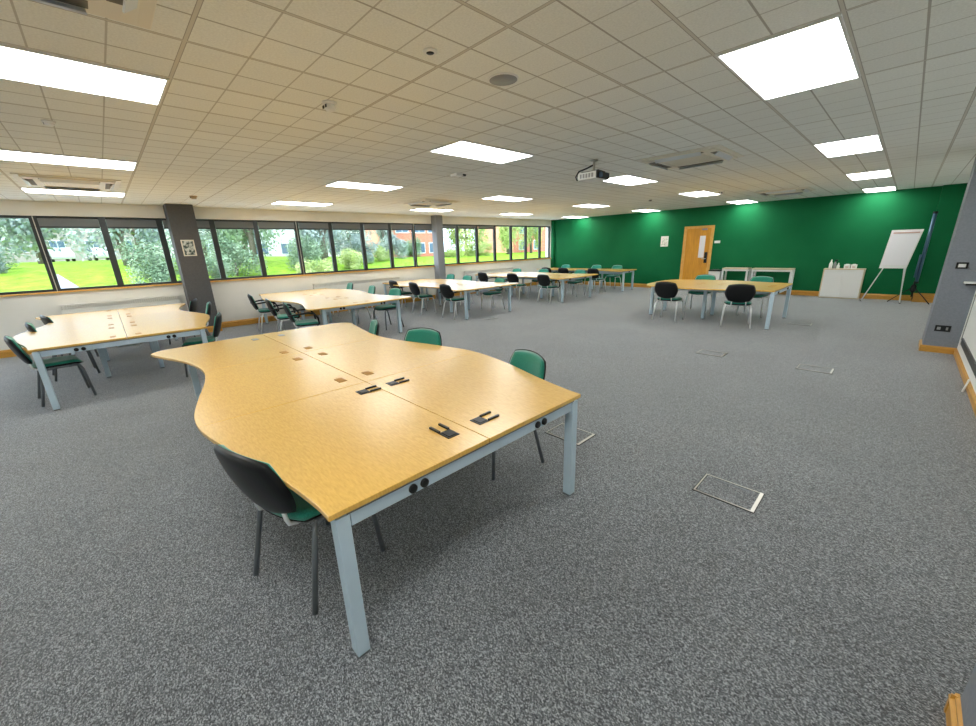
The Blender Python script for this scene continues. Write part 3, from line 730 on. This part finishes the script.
def mug(x, y, z, label):
    t = thing('tissue_pack', label, 'pack', (x, y, z))
    bevel(MB().box(-.06, .06, -.05, .05, 0, .11).build('box', 'white_plastic', t), .006)
    MB().prism([(-.03, -.012), (.03, -.016), (.026, .014), (-.028, .012)], .11, .122).build('tissue', 'paper', t)
    MB().box(-.03, .03, -.0515, -.05, .03, .06).build('printed_patch', 'pink', t)
mug(-1.03, cy-.05, ztop, 'left one of the two small white packs on the low cupboard')
mug(-.89, cy-.05, ztop, 'right one of the two small white packs on the low cupboard')

# flip chart easel
t = thing('flip_chart_easel', 'white flip chart easel with blank paper pad before the green wall', 'flip chart', (0, 14.12, 0))
bx0, bx1, zt, zb = -.24, .24, 1.745, .86
tl = .10                                  # lean: top further back
def onb(x, z, off): k = (z-zb)/(zt-zb); return (x*(1+.12*k) + .09*k - .15, (z-zb)*tl + off, z)
b = MB(); b.add([onb(x, z, o_) for o_ in (0, -.022) for z in (zb, zt) for x in (bx0, bx1)], [(0, 1, 3, 2), (4, 6, 7, 5), (0, 4, 5, 1), (2, 3, 7, 6), (0, 2, 6, 4), (1, 5, 7, 3)])
b.build('board', 'white_metal', t)
b = MB(); b.add([onb(x, z, o_) for o_ in (-.0225, -.032) for z in (zb+.06, zt-.03) for x in (bx0+.025, bx1-.025)], [(0, 1, 3, 2), (4, 6, 7, 5), (0, 4, 5, 1), (2, 3, 7, 6), (0, 2, 6, 4), (1, 5, 7, 3)])
pp = b.build('paper_pad', 'paper', t)
b = MB(); b.add([onb(x, z, o_) for o_ in (-.0325, -.040) for z in (zt-.085, zt-.055) for x in (bx0+.04, bx1-.04)], [(0, 1, 3, 2), (4, 6, 7, 5), (0, 4, 5, 1), (2, 3, 7, 6), (0, 2, 6, 4), (1, 5, 7, 3)])
b.build('clamp_bar', 'pink', pp)
b = MB(); b.add([(x, y, z) for z in (zb-.02, zb) for y in (-.06, 0) for x in (bx0-.15, bx1-.15)], [(0, 2, 3, 1), (4, 5, 7, 6), (0, 1, 5, 4), (2, 6, 7, 3), (0, 4, 6, 2), (1, 3, 7, 5)]); b.build('pen_tray', 'white_metal', t)
for s in (-1, 1):
    lg = MB().tube([(s*.15-.11, .07, 1.3), (s*.18-.13, .012, .86), (-.58 if s < 0 else .13, -.06 if s < 0 else -.14, .012)], .012, 10).build('leg', 'white_metal', t)
    MB().lathe([(.015, 0), (.015, .02)], 10, Matrix.Translation((-.582 if s < 0 else .13, -.06 if s < 0 else -.142, 0))).build('rubber_foot', 'black_plastic', lg)
MB().tube([(.05, .09, 1.3), (.12, .26, .012)], .012, 10).build('leg', 'white_metal', t)

# folded tripod projection screen in the corner
t = thing('tripod_screen', 'folded blue-grey projection screen on black tripod behind the flip chart', 'projection screen', (.30, 14.33, 0))
MB().tube([(0, 0, .14), (0, 0, 2.12)], .016, 10).build('pole', 'black_plastic', t)
cs = MB().tube([(.02, -.05, .52), (.02, -.05, 2.08)], .036, 8).build('screen_case', 'blue_tube', t)
MB().lathe([(.042, 0), (.042, .05)], 10, Matrix.Translation((.02, -.05, .47))).build('end_cap', 'black_plastic', cs); MB().lathe([(.042, 0), (.042, .05)], 10, Matrix.Translation((.02, -.05, 2.08))).build('end_cap', 'black_plastic', cs)
MB().tube([(-.03, -.09, .62), (-.03, -.09, 1.16)], .02, 8).build('carry_handle', 'blue_tube', t)
MB().lathe([(.04, .26), (.05, .30), (.05, .40), (.03, .44)], 12).build('tripod_hub', 'black_plastic', t)
for a in (200, 320, 80):
    c_, s_ = math.cos(math.radians(a)), math.sin(math.radians(a)); rr = .42 if a != 80 else .20
    MB().tube([(c_*.03, s_*.03, .36), (c_*rr*.6, s_*rr*.6, .17), (c_*rr, s_*rr, .012)], .010, 8).build('leg', 'black_plastic', t)

# ------------------------------------------------------------------ outdoors
def terrain():
    b = MB(); xs = [-11.6, -14, -18, -22, -26, -30, -34, -38, -44, -56, -80]; zs = [-.25, -.25, -.15, .05, .55, 1.1, 1.35, 1.4, 1.5, 1.6, 1.7]
    ys = [-40, -20, -8, -2, 4, 10, 16, 22, 28, 36, 46, 60, 90]
    vs = [(x, y, z + (.0 if y < 12 else -.04*(min(y, 30)-12)*min(1, max(0, (-x-16)/14)))) for x, z in zip(xs, zs) for y in ys]
    n = len(ys); fs = [(i*n+j, i*n+j+1, (i+1)*n+j+1, (i+1)*n+j) for i in range(len(xs)-1) for j in range(n-1)]
    return b.add(vs, fs, True)
g_ = terrain().build('lawn', 'grass'); struct(g_)
pv = MB(); pxs = [-11.6, -14, -18, -22, -24.3]; pzs = [-.25, -.25, -.15, .05, .34]; pys = [-40, -20, -8, -2, 4, 10, 16, 22, 28, 36, 46, 60, 90]
def pz_(x, y, z): return z + .03 + (.0 if y < 12 else -.04*(min(y, 30)-12)*min(1, max(0, (-x-16)/14)))
pv.add([(x, y, pz_(x, y, z)) for x, z in zip(pxs, pzs) for y in pys], [(i*13+j, i*13+j+1, (i+1)*13+j+1, (i+1)*13+j) for i in range(4) for j in range(12)])
struct(pv.build('bounce_paving', 'bounce_paving'))  # added below the sill line, unseen, to bounce neutral daylight onto the ceiling
def terr(x, y):
    xs = [-11.6, -14, -18, -22, -26, -30, -34, -38, -44, -56, -80]; zs = [-.25, -.25, -.15, .05, .55, 1.1, 1.35, 1.4, 1.5, 1.6, 1.7]
    for i in range(len(xs)-1):
        if xs[i] >= x >= xs[i+1]:
            f = (x-xs[i])/(xs[i+1]-xs[i]); z = zs[i]+f*(zs[i+1]-zs[i]); break
    return z + (.0 if y < 12 else -.04*(min(y, 30)-12)*min(1, max(0, (-x-16)/14)))
pb = MB(); us = [-24.2, -25.2, -26.2, -27.2, -28.2, -29.2]
pvs = []
for k, x in enumerate(us):
    for q in range(4): y0_, y1_ = -1.60 - .03*k, -.70 - .19*k; y = y0_ + (y1_-y0_)*q/3; pvs.append((x, y, terr(x, y)+.05))
pb.add(pvs, [(k*4+j, k*4+j+1, k*4+j+5, k*4+j+4) for k in range(len(us)-1) for j in range(3)])
struct(pb.build('path', 'tarmac'))
def leaf_mesh(n, seed, size):
    rnd = random.Random(seed); b = MB()
    blobs = [(Vector((rnd.uniform(-.6, .6), rnd.uniform(-.6, .6), rnd.uniform(.12, .85))), rnd.uniform(.22, .40)) for _ in range(18)]
    for _ in range(n):
        c, r = rnd.choice(blobs)
        dvec = Vector((rnd.gauss(0, 1), rnd.gauss(0, 1), rnd.gauss(0, 1))).normalized()*r*rnd.uniform(.55, 1.05)
        p = c + dvec
        a = Vector((rnd.gauss(0, 1), rnd.gauss(0, 1), rnd.gauss(0, 1))).normalized(); q = a.cross(dvec.normalized()+Vector((.01, .02, 0))).normalized()
        s = size*rnd.uniform(.6, 1.3)
        a.z *= .45; q.z *= .45
        b.add([p-a*s, p+q*s*.55, p+a*s, p-q*s*.55], [(0, 1, 2, 3)])
    return b
leafs = {}
def tree(x, y, h, w, mt, seed, label, trunk=.16):
    z = terr(x, y)
    t = thing('leafy_tree' if trunk > .1 else 'leafy_shrub', label, 'tree' if trunk > .1 else 'shrub', (x, y, z-.03), seed*1.3, 'greenery outside the windows')
    key = (mt, seed % 3)
    if key not in leafs:
        leafs[key] = leaf_mesh(6500, seed % 3 + 11, .05).build('foliage', mt, t)
        fo = leafs[key]
    else:
        fo = leafs[key].copy(); COL.objects.link(fo); fo.parent = t
    fo.scale = (w/2, w/2, h*(1-trunk)); fo.location = (0, 0, h*trunk)
    tr = MB().tube([(0, 0, 0), (.02*h, 0, h*.35), (0, .02*h, h*(trunk+.3))], [.03*h, .022*h, .012*h], 8)
    for k in range(3):
        a = 2.1*k; tr.tube([(.01*h, 0, h*(trunk+.05)), (w*.18*math.cos(a), w*.18*math.sin(a), h*(trunk+.3))], [.012*h, .005*h], 6)
    tr.build('trunk', 'bark', t)
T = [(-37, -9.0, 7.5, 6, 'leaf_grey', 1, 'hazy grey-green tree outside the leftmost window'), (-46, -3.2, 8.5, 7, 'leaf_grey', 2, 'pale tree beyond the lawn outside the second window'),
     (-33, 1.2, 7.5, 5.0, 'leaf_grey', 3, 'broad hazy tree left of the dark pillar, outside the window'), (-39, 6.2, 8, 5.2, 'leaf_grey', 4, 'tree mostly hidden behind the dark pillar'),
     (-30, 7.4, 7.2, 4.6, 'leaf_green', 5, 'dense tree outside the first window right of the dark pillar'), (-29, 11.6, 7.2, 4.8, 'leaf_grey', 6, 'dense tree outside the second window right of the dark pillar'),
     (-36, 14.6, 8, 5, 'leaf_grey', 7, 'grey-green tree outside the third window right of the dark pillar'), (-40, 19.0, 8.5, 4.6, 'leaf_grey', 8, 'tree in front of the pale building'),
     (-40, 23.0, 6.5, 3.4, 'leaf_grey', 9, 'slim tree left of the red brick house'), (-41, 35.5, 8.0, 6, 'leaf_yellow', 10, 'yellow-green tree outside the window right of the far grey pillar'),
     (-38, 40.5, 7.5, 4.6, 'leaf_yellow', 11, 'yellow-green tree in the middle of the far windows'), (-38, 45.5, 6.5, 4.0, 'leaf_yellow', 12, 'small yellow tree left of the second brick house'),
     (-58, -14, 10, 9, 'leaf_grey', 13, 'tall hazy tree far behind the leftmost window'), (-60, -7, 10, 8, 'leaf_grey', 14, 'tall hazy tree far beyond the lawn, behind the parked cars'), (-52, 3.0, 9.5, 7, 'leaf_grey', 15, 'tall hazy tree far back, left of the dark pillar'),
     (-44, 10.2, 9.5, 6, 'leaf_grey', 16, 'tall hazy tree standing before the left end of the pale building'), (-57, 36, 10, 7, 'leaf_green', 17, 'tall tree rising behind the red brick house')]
for a in T: tree(*a)
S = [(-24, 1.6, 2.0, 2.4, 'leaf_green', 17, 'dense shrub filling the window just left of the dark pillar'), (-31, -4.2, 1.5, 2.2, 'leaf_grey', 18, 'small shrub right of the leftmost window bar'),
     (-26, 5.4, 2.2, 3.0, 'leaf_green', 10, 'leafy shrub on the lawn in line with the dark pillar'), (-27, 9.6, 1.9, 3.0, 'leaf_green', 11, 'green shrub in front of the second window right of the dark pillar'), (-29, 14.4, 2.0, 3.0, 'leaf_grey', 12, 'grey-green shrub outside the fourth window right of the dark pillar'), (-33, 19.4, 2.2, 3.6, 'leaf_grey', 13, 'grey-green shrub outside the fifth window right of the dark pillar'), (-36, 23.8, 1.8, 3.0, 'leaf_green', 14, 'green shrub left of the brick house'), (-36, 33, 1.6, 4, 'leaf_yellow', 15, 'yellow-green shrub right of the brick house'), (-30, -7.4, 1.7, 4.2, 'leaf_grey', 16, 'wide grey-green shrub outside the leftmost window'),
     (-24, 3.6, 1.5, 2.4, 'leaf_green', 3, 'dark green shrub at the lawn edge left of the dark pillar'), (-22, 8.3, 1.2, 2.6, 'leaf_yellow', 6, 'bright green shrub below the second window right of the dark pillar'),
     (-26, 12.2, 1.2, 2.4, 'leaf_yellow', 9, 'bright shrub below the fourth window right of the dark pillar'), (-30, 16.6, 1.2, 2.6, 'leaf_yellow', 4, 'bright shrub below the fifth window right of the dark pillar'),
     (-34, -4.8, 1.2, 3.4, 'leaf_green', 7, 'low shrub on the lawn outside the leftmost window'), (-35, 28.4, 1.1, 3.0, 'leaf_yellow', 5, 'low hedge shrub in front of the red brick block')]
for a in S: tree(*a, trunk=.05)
def building(name, label, x, y0_, y1_, z, h, m, wins, roof=True):
    t = thing(name, label, 'building', (x, (y0_+y1_)/2, z)); w = (y1_-y0_)/2
    MB().box(-8, 0, -w, w, 0, h).build('wall', m, t)
    if roof:
        b = MB(); b.add([(.4, -w-.3, h), (.4, w+.3, h), (-8.4, w+.3, h), (-8.4, -w-.3, h), (-4, -w+1, h+2.2), (-4, w-1, h+2.2)], [(0, 1, 5, 4), (1, 2, 5), (2, 3, 4, 5), (3, 0, 4), (3, 2, 1, 0)])
        b.build('roof', 'roof_tile', t)
    for wy, wz, ww, wh in wins:
        f = MB().box(0, .06, wy-ww/2, wy+ww/2, wz, wz+wh).build('window', 'render_white', t)
        n = 2
        g = MB()
        for k in range(n): q = wy-ww/2+.08+(ww-.08)*k/n; g.box(.061, .075, q, q+(ww-.08)/n-.08, wz+.1, wz+wh-.1)
        g.build('pane', 'far_glass', f)
    return t
building('brick_house', 'red brick house seen through the windows left of the far grey pillar', -42, 25.0, 32.0, .3, 5.6, 'brick', [(-2.0, .9, 1.5, 1.3), (.4, .9, 1.5, 1.3), (2.4, .9, 1.3, 1.3), (-2.0, 3.3, 1.8, 1.0), (.4, 3.3, 1.8, 1.0), (2.4, 3.3, 1.4, 1.0)])
building('brick_cottage', 'red brick house seen through the last windows before the green wall', -42, 46.0, 57.0, .3, 5.2, 'brick', [(-3.4, .8, 1.6, 1.5), (.2, .8, 1.6, 1.5), (3.4, .8, 1.6, 1.5), (-3.4, 3.2, 1.6, 1.3), (.2, 3.2, 1.6, 1.3), (3.4, 3.2, 1.6, 1.3)])
building('pale_block', 'long pale rendered building behind the trees outside', -54, 6.0, 28.5, .6, 5.0, 'render_white', [(-9+3*k, 1.0, 1.6, 1.4) for k in range(7)], True)
building('far_house', 'pale pinkish house far beyond the lawn outside the second window', -74, -16.0, 8.0, 1.6, 6.0, 'pink_render', [(-9+3.2*k, 1.2, 1.4, 1.4) for k in range(6)], True)
def car(x, y, label, seed):
    z = terr(x, y); t = thing('parked_car', label, 'car', (x, y, z-.05), math.radians(12))
    side = [(-2.0, .30), (-2.02, .62), (-1.75, .82), (-1.1, .90), (-.55, 1.36), (.75, 1.40), (1.45, .98), (1.95, .86), (2.05, .55), (2.0, .30)]
    m = Matrix(((1, 0, 0, 0), (0, 0, 1, 0), (0, 1, 0, 0), (0, 0, 0, 1)))
    bevel(MB().prism(side, -.82, .82, m).build('body', 'car_paint', t), .06, 3)
    gl = [(-.98, .92), (-.50, 1.30), (.70, 1.33), (1.25, .98)]
    MB().prism(gl, -.83, -.815, m).prism(gl, .815, .83, m).build('side_window', 'far_glass', t)
    for wx in (-1.25, 1.3):
        for s in (-1, 1): MB().lathe([(.31, -.1), (.33, -.06), (.33, .06), (.31, .1)], 18, Matrix.Translation((wx, s*.74, .33)) @ Matrix.Rotation(PI/2, 4, 'X')).build('wheel', 'black_plastic', t)
car(-60, -2.9, 'pale car parked beyond the lawn outside the second window, left one', 1)
car(-61, .2, 'pale car parked beyond the lawn outside the second window, right one', 2)

# ------------------------------------------------------------------ daylight
W = bpy.data.worlds.new('World'); SC.world = W; W.use_nodes = True
N, L = W.node_tree.nodes, W.node_tree.links
bg = N['Background']
sky = N.new('ShaderNodeTexSky'); sky.sky_type = 'NISHITA'; sky.sun_disc = False
sky.sun_elevation = math.radians(42); sky.sun_rotation = math.radians(200); sky.air_density = 1.0; sky.dust_density = 4.0; sky.ozone_density = 1.0
mx = N.new('ShaderNodeMix'); mx.data_type = 'RGBA'; mx.inputs[0].default_value = .65
mul = N.new('ShaderNodeVectorMath'); mul.operation = 'SCALE'; mul.inputs['Scale'].default_value = .16
L.new(sky.outputs[0], mul.inputs[0]); L.new(mul.outputs[0], mx.inputs[6]); mx.inputs[7].default_value = (.82, .96, 1.20, 1)
L.new(mx.outputs[2], bg.inputs['Color']); bg.inputs['Strength'].default_value = 5.6
sun = bpy.data.lights.new('sun', 'SUN'); sun.energy = 2.2; sun.angle = math.radians(4); sun.color = (1, .95, .86)
so = bpy.data.objects.new('sun', sun); COL.objects.link(so)
so.rotation_euler = Vector((-.5, .55, -.75)).to_track_quat('-Z', 'Y').to_euler()

# ------------------------------------------------------------------ camera
f_px, pit, rol, yaw, H = 388.124, .28917, -.03271, .81118, 1.65
h = Vector((-math.sin(yaw), math.cos(yaw), 0)); r = Vector((math.cos(yaw), math.sin(yaw), 0)); u = Vector((0, 0, 1))
fw = h*math.cos(pit) - u*math.sin(pit); up = u*math.cos(pit) + h*math.sin(pit)
r2 = r*math.cos(rol) + up*math.sin(rol); u2 = -r*math.sin(rol) + up*math.cos(rol)
cd = bpy.data.cameras.new('camera'); cam = bpy.data.objects.new('camera', cd); COL.objects.link(cam)
cd.sensor_fit = 'HORIZONTAL'; cd.sensor_width = 36; cd.lens = f_px/976*36; cd.clip_start = .05; cd.clip_end = 300
cam.matrix_world = Matrix(((r2.x, u2.x, -fw.x, 0), (r2.y, u2.y, -fw.y, 0), (r2.z, u2.z, -fw.z, H), (0, 0, 0, 1)))
SC.camera = cam
vs_ = SC.view_settings; vs_.view_transform = 'Standard'; vs_.look = 'None'; vs_.gamma = 1; vs_.use_curve_mapping = False; vs_.exposure = 0.0
SC.cycles.use_denoising = True
SC.cycles.max_bounces = 10; SC.cycles.diffuse_bounces = 6; SC.cycles.transparent_max_bounces = 16
